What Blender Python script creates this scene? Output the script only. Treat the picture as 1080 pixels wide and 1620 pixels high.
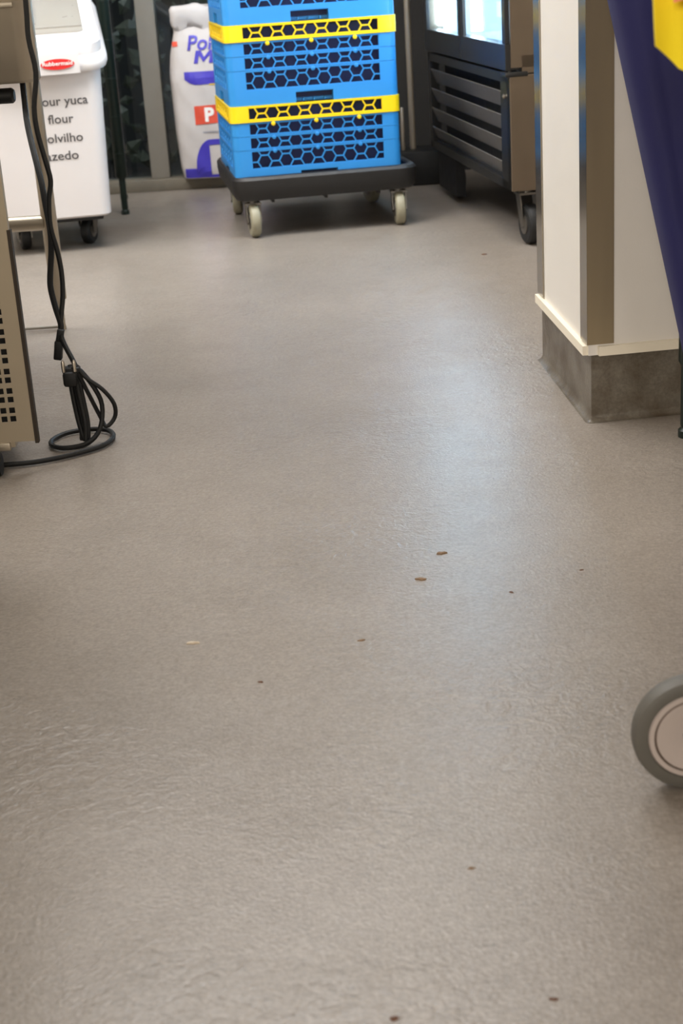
import bpy, bmesh, math, random
from mathutils import Vector, Matrix

# ------------------------------------------------------------------ scene
scene = bpy.context.scene
for o in list(bpy.data.objects):
    bpy.data.objects.remove(o, do_unlink=True)
COL = scene.collection
R = math.radians
PI = math.pi
rnd = random.Random(7)

# ------------------------------------------------------------------ camera
PITCH, ROLL, EYE = 0.3520, 0.0645, 0.7779
cam = bpy.data.cameras.new('camera')
cam_o = bpy.data.objects.new('camera', cam)
COL.objects.link(cam_o)
_F = Vector((0, math.cos(PITCH), -math.sin(PITCH)))
_U0 = Vector((0, math.sin(PITCH), math.cos(PITCH)))
_R0 = Vector((1, 0, 0))
_Rv = math.cos(ROLL) * _R0 - math.sin(ROLL) * _U0
_Uv = math.sin(ROLL) * _R0 + math.cos(ROLL) * _U0
m = Matrix((_Rv, _Uv, -_F)).transposed().to_4x4()
m.translation = Vector((0, 0, EYE))
cam_o.matrix_world = m
cam.sensor_fit = 'VERTICAL'
cam.sensor_height = 36.0
cam.lens = 36.0 * 2400 / 1620
cam.clip_start = 0.02
cam.dof.use_dof = True
cam.dof.focus_distance = 2.5
cam.dof.aperture_fstop = 8.5
scene.camera = cam_o

# ------------------------------------------------------------------ light and exposure
scene.view_settings.view_transform = 'Standard'
scene.view_settings.look = 'None'
scene.view_settings.gamma = 1.0
scene.view_settings.use_curve_mapping = False
scene.view_settings.exposure = 0.06

world = bpy.data.worlds.new('night_street')
scene.world = world
world.use_nodes = True
world.node_tree.nodes['Background'].inputs[0].default_value = (0.30, 0.33, 0.40, 1)
world.node_tree.nodes['Background'].inputs[1].default_value = 0.35


def area(name, loc, sx, sy, power, col, aim=(0, 0, -1)):
    l = bpy.data.lights.new(name, 'AREA')
    l.shape = 'RECTANGLE'
    l.size, l.size_y = sx, sy
    l.energy = power
    l.color = col
    o = bpy.data.objects.new(name, l)
    o.location = loc
    o.rotation_euler = Vector(aim).to_track_quat('-Z', 'Y').to_euler()
    COL.objects.link(o)
    return o


WARM = (1.0, 0.945, 0.88)
NEUT = (1.0, 0.99, 0.98)
area('ceiling_lamp', (-0.2, 3.8, 2.55), 1.6, 0.8, 62, NEUT)
area('ceiling_lamp', (-1.5, 4.0, 2.55), 0.6, 1.2, 34, NEUT)
area('ceiling_lamp', (-1.25, 2.8, 2.55), 0.6, 1.2, 36, NEUT)
area('pass_through_lamp', (-0.8, -1.95, 1.45), 0.9, 0.7, 62, WARM, (0.12, 1.0, -0.02))  # added fill from behind the camera, no fixture there
area('pass_through_lamp', (1.2, -1.95, 1.45), 0.9, 0.7, 24, WARM, (-0.12, 1.0, -0.02))  # second added fill, right of the camera


# ------------------------------------------------------------------ materials
def lin(c):
    return tuple((x / 12.92 if x <= 0.04045 else ((x + 0.055) / 1.055) ** 2.4) for x in c)


def rgb(r, g, b):
    return lin((r / 255, g / 255, b / 255)) + (1.0,)


def mat(name, col, rough=0.5, metal=0.0, var=0.08, scale=40.0, bump=0.0, bscale=120.0, spec=0.5, stretch=None, rvar=0.1, coat=0.0):
    mm = bpy.data.materials.new(name)
    mm.use_nodes = True
    nt = mm.node_tree
    n, l = nt.nodes, nt.links
    b = n['Principled BSDF']
    tc = n.new('ShaderNodeTexCoord')
    mp = n.new('ShaderNodeMapping')
    l.new(tc.outputs['Object'], mp.inputs[0])
    if stretch:
        mp.inputs['Scale'].default_value = stretch
    nz = n.new('ShaderNodeTexNoise')
    nz.inputs['Scale'].default_value = scale
    nz.inputs['Detail'].default_value = 4
    l.new(mp.outputs[0], nz.inputs['Vector'])
    mx = n.new('ShaderNodeMix')
    mx.data_type = 'RGBA'
    c = col
    mx.inputs[6].default_value = tuple(max(0, x * (1 - var)) for x in c[:3]) + (1,)
    mx.inputs[7].default_value = tuple(min(1, x * (1 + var)) for x in c[:3]) + (1,)
    l.new(nz.outputs[0], mx.inputs[0])
    l.new(mx.outputs[2], b.inputs['Base Color'])
    mr = n.new('ShaderNodeMapRange')
    mr.inputs[3].default_value = max(0.02, rough - rvar)
    mr.inputs[4].default_value = min(1, rough + rvar)
    l.new(nz.outputs[0], mr.inputs[0])
    l.new(mr.outputs[0], b.inputs['Roughness'])
    b.inputs['Metallic'].default_value = metal
    b.inputs['Specular IOR Level'].default_value = spec
    b.inputs['Coat Weight'].default_value = coat
    if bump > 0:
        nb = n.new('ShaderNodeTexNoise')
        nb.inputs['Scale'].default_value = bscale
        nb.inputs['Detail'].default_value = 3
        l.new(mp.outputs[0], nb.inputs['Vector'])
        bp = n.new('ShaderNodeBump')
        bp.inputs['Strength'].default_value = bump
        bp.inputs['Distance'].default_value = 0.002
        l.new(nb.outputs[0], bp.inputs['Height'])
        l.new(bp.outputs[0], b.inputs['Normal'])
    return mm


def emis(name, col, strength):
    mm = mat(name, col, 0.5)
    b = mm.node_tree.nodes['Principled BSDF']
    b.inputs['Emission Color'].default_value = col
    b.inputs['Emission Strength'].default_value = strength
    return mm


def glass_mat(name, tint=(0.9, 0.95, 0.97, 1), rough=0.02):
    mm = bpy.data.materials.new(name)
    mm.use_nodes = True
    nt = mm.node_tree
    n, l = nt.nodes, nt.links
    n.remove(n['Principled BSDF'])
    out = n['Material Output']
    tr = n.new('ShaderNodeBsdfTransparent')
    tr.inputs[0].default_value = tint
    gl = n.new('ShaderNodeBsdfGlossy')
    gl.inputs['Roughness'].default_value = rough
    fr = n.new('ShaderNodeFresnel')
    geo = n.new('ShaderNodeNewGeometry')
    ior = n.new('ShaderNodeMapRange')        # the Fresnel node inverts the index on back faces; keep 1.5 both ways for thin glass
    ior.inputs[3].default_value = 1.5
    ior.inputs[4].default_value = 1 / 1.5
    l.new(geo.outputs['Backfacing'], ior.inputs[0])
    l.new(ior.outputs[0], fr.inputs[0])
    mx = n.new('ShaderNodeMixShader')
    l.new(fr.outputs[0], mx.inputs[0])
    l.new(tr.outputs[0], mx.inputs[1])
    l.new(gl.outputs[0], mx.inputs[2])
    l.new(mx.outputs[0], out.inputs[0])
    return mm


def floor_material(name, base=(144, 135, 126)):
    """Grey resin floor: fine aggregate speckle, cloudy wear, trowel relief."""
    mm = bpy.data.materials.new(name)
    mm.use_nodes = True
    nt = mm.node_tree
    n, l = nt.nodes, nt.links
    b = n['Principled BSDF']
    geo = n.new('ShaderNodeNewGeometry')

    def noise(sc, det=4, rough=0.55, vec=None, dist=0.0):
        t = n.new('ShaderNodeTexNoise')
        t.inputs['Scale'].default_value = sc
        t.inputs['Detail'].default_value = det
        t.inputs['Roughness'].default_value = rough
        t.inputs['Distortion'].default_value = dist
        l.new(vec or geo.outputs['Position'], t.inputs['Vector'])
        return t.outputs[0]

    def ramp(src, a, bb, ca, cb):
        r = n.new('ShaderNodeValToRGB')
        r.color_ramp.elements[0].position = a
        r.color_ramp.elements[1].position = bb
        r.color_ramp.elements[0].color = ca
        r.color_ramp.elements[1].color = cb
        l.new(src, r.inputs[0])
        return r.outputs[0]

    def mul(a, c, f=1.0):
        x = n.new('ShaderNodeMix')
        x.data_type = 'RGBA'
        x.blend_type = 'MULTIPLY'
        x.inputs[0].default_value = f
        l.new(a, x.inputs[6])
        l.new(c, x.inputs[7])
        return x.outputs[2]

    bc = rgb(*base)
    cloud = ramp(noise(2.2, 5), 0.3, 0.72, tuple(c * 0.90 for c in bc[:3]) + (1,), tuple(min(1, c * 1.06) for c in bc[:3]) + (1,))
    mid = ramp(noise(14, 5, 0.65), 0.3, 0.7, (0.93, 0.925, 0.915, 1), (1.02, 1.02, 1.02, 1))
    fine = ramp(noise(190, 3, 0.6), 0.28, 0.72, (0.78, 0.77, 0.75, 1), (1.17, 1.17, 1.17, 1))
    fine2 = ramp(noise(80, 3, 0.6), 0.3, 0.7, (0.89, 0.885, 0.88, 1), (1.08, 1.08, 1.08, 1))
    c = mul(mul(mul(cloud, mid), fine), fine2)
    vor = n.new('ShaderNodeTexVoronoi')
    vor.inputs['Scale'].default_value = 55
    l.new(geo.outputs['Position'], vor.inputs['Vector'])
    dots = ramp(vor.outputs['Distance'], 0.045, 0.09, (0.55, 0.50, 0.45, 1), (1, 1, 1, 1))
    sel = ramp(noise(31, 2), 0.56, 0.62, (1, 1, 1, 1), (0, 0, 0, 1))
    mx = n.new('ShaderNodeMix')
    mx.data_type = 'RGBA'
    mx.blend_type = 'LIGHTEN'
    mx.inputs[0].default_value = 1
    l.new(dots, mx.inputs[6])
    l.new(sel, mx.inputs[7])
    c = mul(c, mx.outputs[2])
    l.new(c, b.inputs['Base Color'])
    mr = n.new('ShaderNodeMapRange')
    mr.inputs[3].default_value = 0.22
    mr.inputs[4].default_value = 0.42
    l.new(noise(9, 5, 0.7), mr.inputs[0])
    l.new(mr.outputs[0], b.inputs['Roughness'])
    b.inputs['Specular IOR Level'].default_value = 0.40
    # relief: fine grain + patches of trowel ripple
    patch = n.new('ShaderNodeMapRange')
    patch.inputs[1].default_value = 0.42
    patch.inputs[2].default_value = 0.62
    l.new(noise(1.9, 3), patch.inputs[0])
    ripple = noise(48, 3, 0.6, dist=1.2)
    mm2 = n.new('ShaderNodeMath')
    mm2.operation = 'MULTIPLY'
    l.new(patch.outputs[0], mm2.inputs[0])
    l.new(ripple, mm2.inputs[1])
    add = n.new('ShaderNodeMath')
    add.operation = 'MULTIPLY_ADD'
    l.new(noise(260, 2), add.inputs[0])
    add.inputs[1].default_value = 0.25
    l.new(mm2.outputs[0], add.inputs[2])
    bp = n.new('ShaderNodeBump')
    bp.inputs['Strength'].default_value = 0.55
    bp.inputs['Distance'].default_value = 0.0035
    l.new(add.outputs[0], bp.inputs['Height'])
    l.new(bp.outputs[0], b.inputs['Normal'])
    return mm


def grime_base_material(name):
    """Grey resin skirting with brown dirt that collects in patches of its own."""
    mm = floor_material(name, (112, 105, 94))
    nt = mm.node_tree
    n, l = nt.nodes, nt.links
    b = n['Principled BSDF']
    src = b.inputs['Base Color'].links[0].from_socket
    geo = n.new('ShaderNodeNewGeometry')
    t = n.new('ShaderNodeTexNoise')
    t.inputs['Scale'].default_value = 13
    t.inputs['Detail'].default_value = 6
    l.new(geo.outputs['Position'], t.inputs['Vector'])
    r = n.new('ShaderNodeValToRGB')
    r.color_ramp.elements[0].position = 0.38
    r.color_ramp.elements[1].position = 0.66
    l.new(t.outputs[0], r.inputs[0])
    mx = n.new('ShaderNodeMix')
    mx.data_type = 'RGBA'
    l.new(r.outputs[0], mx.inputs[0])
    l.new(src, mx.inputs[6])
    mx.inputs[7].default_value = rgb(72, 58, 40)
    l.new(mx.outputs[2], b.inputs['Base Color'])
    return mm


M = {}
M['floor'] = floor_material('resin_floor')
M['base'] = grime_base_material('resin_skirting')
M['frp'] = mat('white_wall_panel', rgb(226, 220, 211), 0.42, 0, 0.02, 25, 0.08, 300)
M['pvc'] = mat('cream_edge_strip', rgb(236, 226, 205), 0.4, 0, 0.03, 60)
M['plaster'] = mat('cream_plaster', rgb(205, 198, 186), 0.8, 0, 0.04, 8)
M['ceil'] = mat('white_ceiling', rgb(225, 222, 215), 0.85, 0, 0.03, 8)
M['guard'] = mat('brushed_steel_guard', rgb(156, 140, 112), 0.30, 0.4, 0.10, 30, 0.05, 90, stretch=(1, 1, 0.06), rvar=0.07)  # front leaf: same steel, brightness painted in over its dark reflection
M['guardpol'] = mat('polished_steel_guard', rgb(156, 147, 132), 0.22, 1.0, 0.06, 30, 0.03, 90, stretch=(1, 1, 0.06), rvar=0.05)  # same steel left fully metallic, for the other leaves
M['steel'] = mat('stainless_steel', rgb(178, 167, 150), 0.42, 0.75, 0.10, 18, 0.05, 200, stretch=(0.3, 0.3, 1), rvar=0.08)
M['panel'] = mat('satin_steel_panel', rgb(176, 164, 144), 0.5, 0.5, 0.08, 14, 0.04, 160, rvar=0.08)
M['darkedge'] = mat('dark_brown_edge', rgb(48, 38, 28), 0.6)
M['blackrub'] = mat('black_rubber', rgb(22, 22, 22), 0.55, 0, 0.2, 60)
M['cable'] = mat('black_cable_jacket', rgb(10, 10, 10), 0.6, 0, 0.1, 80)
M['pin'] = mat('plug_pin_metal', rgb(190, 180, 165), 0.3, 1.0)
M['blackpl'] = mat('black_dolly_plastic', rgb(28, 26, 25), 0.5, 0, 0.15, 60, 0.25, 400)
M['blue'] = mat('blue_rack_plastic', rgb(48, 142, 214), 0.36, 0, 0.05, 20, rvar=0.05)
M['yellow'] = mat('yellow_rack_plastic', rgb(255, 214, 20), 0.36, 0, 0.04, 20, rvar=0.05)
M['rackin'] = mat('dark_navy_divider', rgb(9, 24, 72), 0.6)  # shade inside the racks put into the divider colour
M['casterw'] = mat('beige_caster_wheel', rgb(150, 144, 122), 0.5)
M['zinc'] = mat('zinc_caster_fork', rgb(130, 126, 120), 0.35, 1.0)
M['binwhite'] = mat('white_bin_plastic', rgb(226, 220, 218), 0.38, 0, 0.02, 12)
M['lidgrey'] = mat('frosted_clear_lid', rgb(150, 145, 136), 0.3, 0, 0.04, 12)
M['ink'] = mat('dark_lettering', rgb(70, 66, 66), 0.6)
M['red'] = mat('red_label', rgb(226, 40, 38), 0.45)
M['labelwhite'] = mat('white_print', rgb(250, 244, 240), 0.5)
M['bag'] = mat('white_woven_sack', rgb(206, 199, 196), 0.55, 0, 0.04, 20, 0.15, 500)
M['bagblue'] = mat('violet_blue_print', rgb(72, 62, 186), 0.5)
M['bagred'] = mat('red_orange_print', rgb(226, 84, 60), 0.5)
M['bagyel'] = mat('yellow_print', rgb(226, 190, 60), 0.5)
M['baggrey'] = mat('pale_grey_print', rgb(170, 166, 172), 0.5)
M['greenpost'] = mat('dark_green_epoxy', rgb(20, 34, 28), 0.35, 0.1, 0.1, 60)
M['alu'] = mat('satin_aluminium_frame', rgb(152, 147, 138), 0.5, 0.35, 0.05, 30)
M['sill'] = mat('worn_sill', rgb(120, 113, 100), 0.6, 0.2, 0.2, 40)
M['glass'] = glass_mat('window_glass')
M['fridgeglass'] = glass_mat('cooler_glass', (0.93, 0.97, 1, 1))
M['leaf'] = mat('dark_leaf', rgb(62, 64, 53), 0.5, 0, 0.35, 6)
M['nightwall'] = mat('dark_outdoor_wall', rgb(44, 42, 40), 0.9, 0, 0.4, 5)
M['fridgeblk'] = mat('black_cooler_enamel', rgb(36, 35, 34), 0.32, 0.1, 0.06, 6, rvar=.03)
M['grille'] = mat('dark_metal_louvre', rgb(128, 124, 120), 0.42, 0.6, 0.1, 40)
M['grillein'] = mat('dark_grille_cavity', rgb(18, 18, 20), 0.7)
M['sidesteel'] = mat('brown_tinted_steel', rgb(120, 106, 90), 0.42, 0.8, 0.06, 20)
M['coolwhite'] = mat('white_cooler_liner', rgb(214, 228, 236), 0.4)
M['led'] = emis('cooler_led_strip', (0.60, 0.82, 1.0, 1), 44.0)
M['tyre'] = mat('grey_rubber_tyre', rgb(92, 88, 80), 0.6, 0, 0.08, 30)
M['hub'] = mat('pinkish_grey_hub', rgb(186, 172, 163), 0.45, 0, 0.05, 20)
M['hubline'] = mat('brown_groove', rgb(86, 70, 58), 0.6)
M['navy'] = mat('navy_blue_fabric', rgb(29, 29, 82), 0.75, 0, 0.12, 10, 0.1, 600)
M['ycloth'] = mat('bright_yellow_cloth', rgb(255, 226, 30), 0.8, 0, 0.06, 14, 0.2, 400)
M['ocloth'] = mat('salmon_cloth', rgb(250, 150, 110), 0.8, 0, 0.06, 14, 0.2, 400)
M['crumb_brown'] = mat('brown_crumb', rgb(92, 58, 36), 0.8, 0, 0.3, 200)
M['crumb_tan'] = mat('tan_crumb', rgb(122, 96, 70), 0.8, 0, 0.3, 200)
M['crumb_pale'] = mat('pale_crumb', rgb(196, 180, 158), 0.8, 0, 0.2, 200)


# ------------------------------------------------------------------ mesh helpers
class MB:
    def __init__(s):
        s.v, s.f = [], []

    def add(s, vs, fs, mx=None):
        o = len(s.v)
        for p in vs:
            p = Vector(p)
            s.v.append(mx @ p if mx else p)
        s.f += [tuple(i + o for i in f) for f in fs]
        return s

    def box(s, c, d, rz=0.0, rot=None, bevel=0.0, seg=2):
        bm = bmesh.new()
        bmesh.ops.create_cube(bm, size=1)
        for v in bm.verts:
            v.co = Vector((v.co.x * d[0], v.co.y * d[1], v.co.z * d[2]))
        if bevel > 0:
            bmesh.ops.bevel(bm, geom=list(bm.edges), offset=bevel, segments=seg, profile=0.5, affect='EDGES')
        bm.verts.index_update()
        mx = Matrix.Translation(Vector(c)) @ (rot if rot else Matrix.Rotation(rz, 4, 'Z'))
        s.add([v.co for v in bm.verts], [[v.index for v in f.verts] for f in bm.faces], mx)
        bm.free()
        return s

    def span(s, a, b, bevel=0.0, seg=2):
        c = [(x + y) / 2 for x, y in zip(a, b)]
        return s.box(c, [abs(y - x) for x, y in zip(a, b)], bevel=bevel, seg=seg)

    def loft(s, rings, cap0=True, cap1=True):
        o = len(s.v)
        k = len(rings[0])
        for r in rings:
            s.v += [Vector(p) for p in r]
        for i in range(len(rings) - 1):
            for j in range(k):
                a, b = o + i * k + j, o + i * k + (j + 1) % k
                s.f.append((a, b, b + k, a + k))
        if cap0:
            s.f.append(tuple(o + j for j in reversed(range(k))))
        if cap1:
            s.f.append(tuple(o + (len(rings) - 1) * k + j for j in range(k)))
        return s

    def prism(s, poly, z0, z1):
        return s.loft([[(x, y, z0) for x, y in poly], [(x, y, z1) for x, y in poly]])

    def lathe(s, prof, mx=None, n=24, caps=True):
        """prof: list of (r, z) along local Z."""
        t = MB()
        rings = [[(r * math.cos(2 * PI * k / n), r * math.sin(2 * PI * k / n), z) for k in range(n)] for r, z in prof]
        t.loft(rings, caps, caps)
        return s.add(t.v, t.f, mx)

    def cyl(s, a, b, r, n=14, r2=None):
        a, b = Vector(a), Vector(b)
        d = b - a
        q = d.to_track_quat('Z', 'Y').to_matrix().to_4x4()
        return s.lathe([(r, 0), (r2 if r2 is not None else r, d.length)], Matrix.Translation(a) @ q, n)

    def tube(s, pts, r, n=8, smooth=4):
        P = [Vector(p) for p in pts]
        if smooth > 1:
            Q = []
            for i in range(len(P) - 1):
                p0 = P[max(i - 1, 0)]
                p1, p2 = P[i], P[i + 1]
                p3 = P[min(i + 2, len(P) - 1)]
                for k in range(smooth):
                    t = k / smooth
                    Q.append(0.5 * ((2 * p1) + (p2 - p0) * t + (2 * p0 - 5 * p1 + 4 * p2 - p3) * t * t + (3 * p1 - p0 - 3 * p2 + p3) * t ** 3))
            Q.append(P[-1])
            P = Q
        rings = []
        up = None
        for i, p in enumerate(P):
            d = (P[min(i + 1, len(P) - 1)] - P[max(i - 1, 0)])
            if d.length < 1e-7:
                d = Vector((0, 0, 1))
            d.normalize()
            if up is None:
                up = Vector((0, 0, 1)) if abs(d.z) < 0.9 else Vector((1, 0, 0))
            u = (up - d * up.dot(d)).normalized()
            w = d.cross(u)
            up = u
            rings.append([p + r * (math.cos(2 * PI * k / n) * u + math.sin(2 * PI * k / n) * w) for k in range(n)])
        return s.loft(rings)

    def map(s, fn):
        s.v = [Vector(fn(p)) for p in s.v]
        return s

    def build(s, name, material, parent=None, smooth=35, loc=None):
        me = bpy.data.meshes.new(name)
        me.from_pydata([tuple(p) for p in s.v], [], s.f)
        bm = bmesh.new()
        bm.from_mesh(me)
        bmesh.ops.recalc_face_normals(bm, faces=bm.faces)
        bm.to_mesh(me)
        bm.free()
        me.materials.append(M[material])
        if smooth:
            for p in me.polygons:
                p.use_smooth = True
            me.set_sharp_from_angle(angle=R(smooth))
        o = bpy.data.objects.new(name, me)
        COL.objects.link(o)
        if parent:
            o.parent = parent
        if loc:
            o.location = loc
        return o


def thing(name, label, cat, loc=(0, 0, 0), rz=0.0, group=None):
    o = bpy.data.objects.new(name, None)
    o.empty_display_size = 0.05
    COL.objects.link(o)
    o.location = loc
    o.rotation_euler = (0, 0, rz)
    o['label'] = label
    o['category'] = cat
    if group:
        o['group'] = group
    return o


def tag(o, label, cat, group=None):
    o['label'] = label
    o['category'] = cat
    if group:
        o['group'] = group
    return o


def struct(o):
    o['kind'] = 'structure'
    return o


def copy_tree(o, parent=None):
    c = o.copy()
    COL.objects.link(c)
    if parent:
        c.parent = parent
    for ch in list(o.children):
        copy_tree(ch, c)
    return c


def rrect(w, d, r, n=5, cx=0.0, cy=0.0):
    pts = []
    for (sx, sy, a0) in ((1, -1, -90), (1, 1, 0), (-1, 1, 90), (-1, -1, 180)):
        for k in range(n + 1):
            a = R(a0 + 90 * k / n)
            pts.append((cx + sx * (w / 2 - r) + r * math.cos(a), cy + sy * (d / 2 - r) + r * math.sin(a)))
    return pts


def text_mesh(txt, size, shear=0.0, offset=0.0):
    cu = bpy.data.curves.new('lettering', 'FONT')
    cu.body = txt
    cu.size = size
    cu.shear = shear
    cu.offset = offset
    cu.resolution_u = 3
    cu.align_x = 'CENTER'
    o = bpy.data.objects.new('lettering', cu)
    COL.objects.link(o)
    dg = bpy.context.evaluated_depsgraph_get()
    dg.update()
    me = bpy.data.meshes.new_from_object(o.evaluated_get(dg))
    vs = [v.co.copy() for v in me.vertices]
    fs = [tuple(p.vertices) for p in me.polygons]
    bpy.data.objects.remove(o)
    bpy.data.meshes.remove(me)
    xs = [v.x for v in vs]
    return vs, fs, (min(xs), max(xs))


def wheel_mb(r, w, mx):
    """tyre of a small caster, axis along local Z."""
    t = MB()
    t.lathe([(r * .55, -w / 2), (r * .86, -w / 2), (r * .97, -w * .36), (r, -w * .15), (r, w * .15), (r * .97, w * .36), (r * .86, w / 2), (r * .55, w / 2)], mx, 28)
    return t


def caster(parent, x, y, top, r, w, ang, wheel_m, fork_m, stem=True, trail=0.03):
    """swivel caster under a body: plate, fork, wheel (> hub)"""
    d = Vector((math.cos(ang), math.sin(ang), 0))
    ax = Vector((-d.y, d.x, 0))
    c = Vector((x, y, r)) + d * trail
    q = ax.to_track_quat('Z', 'Y').to_matrix().to_4x4()
    mx = Matrix.Translation(c) @ q
    wh = wheel_mb(r, w, mx).build('wheel', wheel_m, parent)
    h = MB()
    h.lathe([(r * .22, -w * .62), (r * .5, -w * .56), (r * .5, w * .56), (r * .22, w * .62)], mx, 16)
    h.build('hub', fork_m, wh)
    f = MB()
    for sgn in (-1, 1):
        off = ax * sgn * (w * .5 + .006)
        a = Vector((x, y, top - .012)) + off
        b = c + off
        f.add(*strip_plate(a, b, ax, .034, .022, .003))
    f.cyl((x, y, top - .016), (x, y, top), .017, 14)
    f.box((x, y, top - .014), (.05, w + .02, .006), rz=ang)
    f.box((x, y, top - .002), (.07, .06, .004), rz=ang)
    f.build('caster_fork', fork_m, parent)


def strip_plate(a, b, ax, wa, wb, t):
    d = (b - a).normalized()
    s = d.cross(ax).normalized()
    v = []
    for o in (-t / 2, t / 2):
        v += [a + s * wa / 2 + ax * o, a - s * wa / 2 + ax * o, b - s * wb / 2 + ax * o + d * wb * .4, b + s * wb / 2 + ax * o + d * wb * .4]
    return v, [(0, 1, 2, 3), (7, 6, 5, 4), (0, 4, 5, 1), (1, 5, 6, 2), (2, 6, 7, 3), (3, 7, 4, 0)]


# ------------------------------------------------------------------ room shell
X0, X1, Y0, YB, ZC = -2.0, 2.0, -2.2, 5.70, 2.62
fl = MB()
fl.span((X0, Y0, -.05), (X1, YB + .07, 0))
struct(fl.build('floor', 'floor', smooth=0))
struct(MB().span((X0, Y0, ZC), (X1, YB + .07, ZC + .05)).build('ceiling', 'ceil', smooth=0))
struct(MB().span((X0 - .05, Y0, 0), (X0, YB + .07, ZC)).build('wall_left', 'plaster', smooth=0))
struct(MB().span((X0, Y0 - .05, 0), (X1, Y0, ZC)).build('wall_front', 'plaster', smooth=0))
struct(MB().span((X1, Y0, 0), (X1 + .05, YB + .07, ZC)).build('wall_far_right', 'plaster', smooth=0))

# back wall: shop-window frame on the left, dark solid wall on the right
WX0, WX1 = -2.0, 0.10
wb = MB()
wb.span((WX1, YB, 0), (X1, YB + .07, ZC))
wb.span((X0, YB, 2.3), (WX1, YB + .07, ZC))
struct(wb.build('wall_back', 'nightwall', smooth=0))

tr = thing('trim_1', '', '')
del tr['label'], tr['category']
struct(tr)
MB().span((WX0, YB - .045, 0.0), (WX1, YB + .07, .042), bevel=.003).build('sill_rail', 'sill', tr)
MB().span((WX0, YB, 2.24), (WX1, YB + .07, 2.30), bevel=.003).build('head_rail', 'alu', tr)
for i, x in enumerate((WX0 + .03, -1.36, -.584, WX1 - .03)):
    MB().span((x - .034, YB - .012, .042), (x + .034, YB + .07, 2.24), bevel=.003).build('mullion', 'alu', tr)
for i, (a, b) in enumerate(((-1.94, -1.394), (-1.326, -.618), (-.55, .04))):
    g = MB().span((a, YB + .026, .042), (b, YB + .032, 2.24)).build('window_%d' % (i + 1), 'glass', smooth=0)
    struct(g)
# outside: paved ground, dark wall, planting behind the glass
pv = MB().span((-3.2, YB + .07, -.06), (1.4, 7.4, -.01)).build('floor_outside', 'nightwall', smooth=0)
struct(pv)
struct(MB().span((-3.2, 6.9, -.01), (1.4, 7.0, 2.6)).build('wall_outside', 'nightwall', smooth=0))
hedge = thing('hedge', 'dark large-leaved hedge outdoors behind the shop window glass', 'hedge', (-.9, 6.15, -.01))
lf = MB()
for k in range(800):
    x, z = rnd.uniform(-1.1, 1.1), rnd.uniform(.06, 1.35)
    y = rnd.uniform(-.16, .2)
    s = rnd.uniform(.03, .07)
    rot = Matrix.Rotation(rnd.uniform(0, 6.3), 4, 'Y') @ Matrix.Rotation(rnd.uniform(-.9, .9), 4, 'X')
    lf.add([(-s * .5, 0, 0), (0, .012, s * .9), (s * .5, 0, 0), (0, .012, -s * .9), (0, -.008, 0)],
           [(0, 4, 1), (1, 4, 2), (2, 4, 3), (3, 4, 0)], Matrix.Translation((x, y, z)) @ rot)
lf_o = lf.build('foliage', 'leaf', hedge, smooth=0)
lf_o['kind'] = 'stuff'
st = MB()
for k in range(14):
    x = -1.05 + k * .16
    st.tube([(x, .05, 0), (x + .03, .06, .5), (x - .02, .05, 1.2)], .008, 6, 3)
st.build('stems', 'nightwall', hedge)

# ------------------------------------------------------------------ column / wall end on the right
N = Vector((.432, 2.480, 0))
dl = Vector((-math.sin(R(2.6)), math.cos(R(2.6)), 0))        # left face, going away
dr = Vector((math.cos(R(6.4)), math.sin(R(6.4)), 0))         # right face, going right
nl = Vector((-dl.y, dl.x, 0))                                # outward of left face
nr = Vector((dr.y, -dr.x, 0))                                # outward of right face
LD, RL = .435, 1.45


def quadpoly(off_l, off_r, r0=0.0, l1=LD, r1=RL):
    """footprint of the wall end, its faces pushed out by off"""
    def corner():
        # intersect shifted lines
        p1, p2 = N + nl * off_l, N + nr * off_r
        det = dl.x * -dr.y + dr.x * dl.y
        dx, dy = p2.x - p1.x, p2.y - p1.y
        t = (dx * -dr.y + dr.x * dy) / det
        return p1 + dl * t
    a = corner()
    b = a + dr * r1
    c = b + dl * l1
    d = a + dl * l1
    return [(p.x, p.y) for p in (a, b, c, d)]


wr = struct(MB().prism(quadpoly(0, 0), .118, ZC).build('wall_right', 'frp', smooth=0))
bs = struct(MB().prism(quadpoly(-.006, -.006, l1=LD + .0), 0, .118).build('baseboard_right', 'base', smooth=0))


def cove(p0, d, n, length, r=.011):
    mb = MB()
    rings = []
    for t in (0, length):
        b = p0 + d * t
        ring = [b - n * .006 + Vector((0, 0, 0.0))]
        for k in range(7):
            a = R(90 * k / 6)
            o = r * (1 - math.sin(a))
            z = r * (1 - math.cos(a))
            ring.append(b + n * (o + .0) + Vector((0, 0, z + .0004)))
        ring.append(b - n * .006 + Vector((0, 0, r)))
        rings.append(ring)
    mb.loft(rings)
    return mb


q = quadpoly(-.006, -.006)
A = Vector((q[0][0], q[0][1], 0))
cv = cove(A, dl, nl, LD)
cv2 = cove(A, dr, nr, RL)
cv.add(cv2.v, cv2.f)
# rounded corner turn of the cove
tn = MB()
rings = []
for k in range(7):
    t = k / 6
    n = (nl * (1 - t) + nr * t).normalized()
    ring = [A + Vector((0, 0, 0))]
    for j in range(7):
        a = R(90 * j / 6)
        ring.append(A + n * (.011 * (1 - math.sin(a))) + Vector((0, 0, .011 * (1 - math.cos(a)) + .0004)))
    rings.append(ring)
tn.loft(rings, True, True)
cv.add(tn.v, tn.f)
struct(cv.build('trim_2', 'base'))

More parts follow.
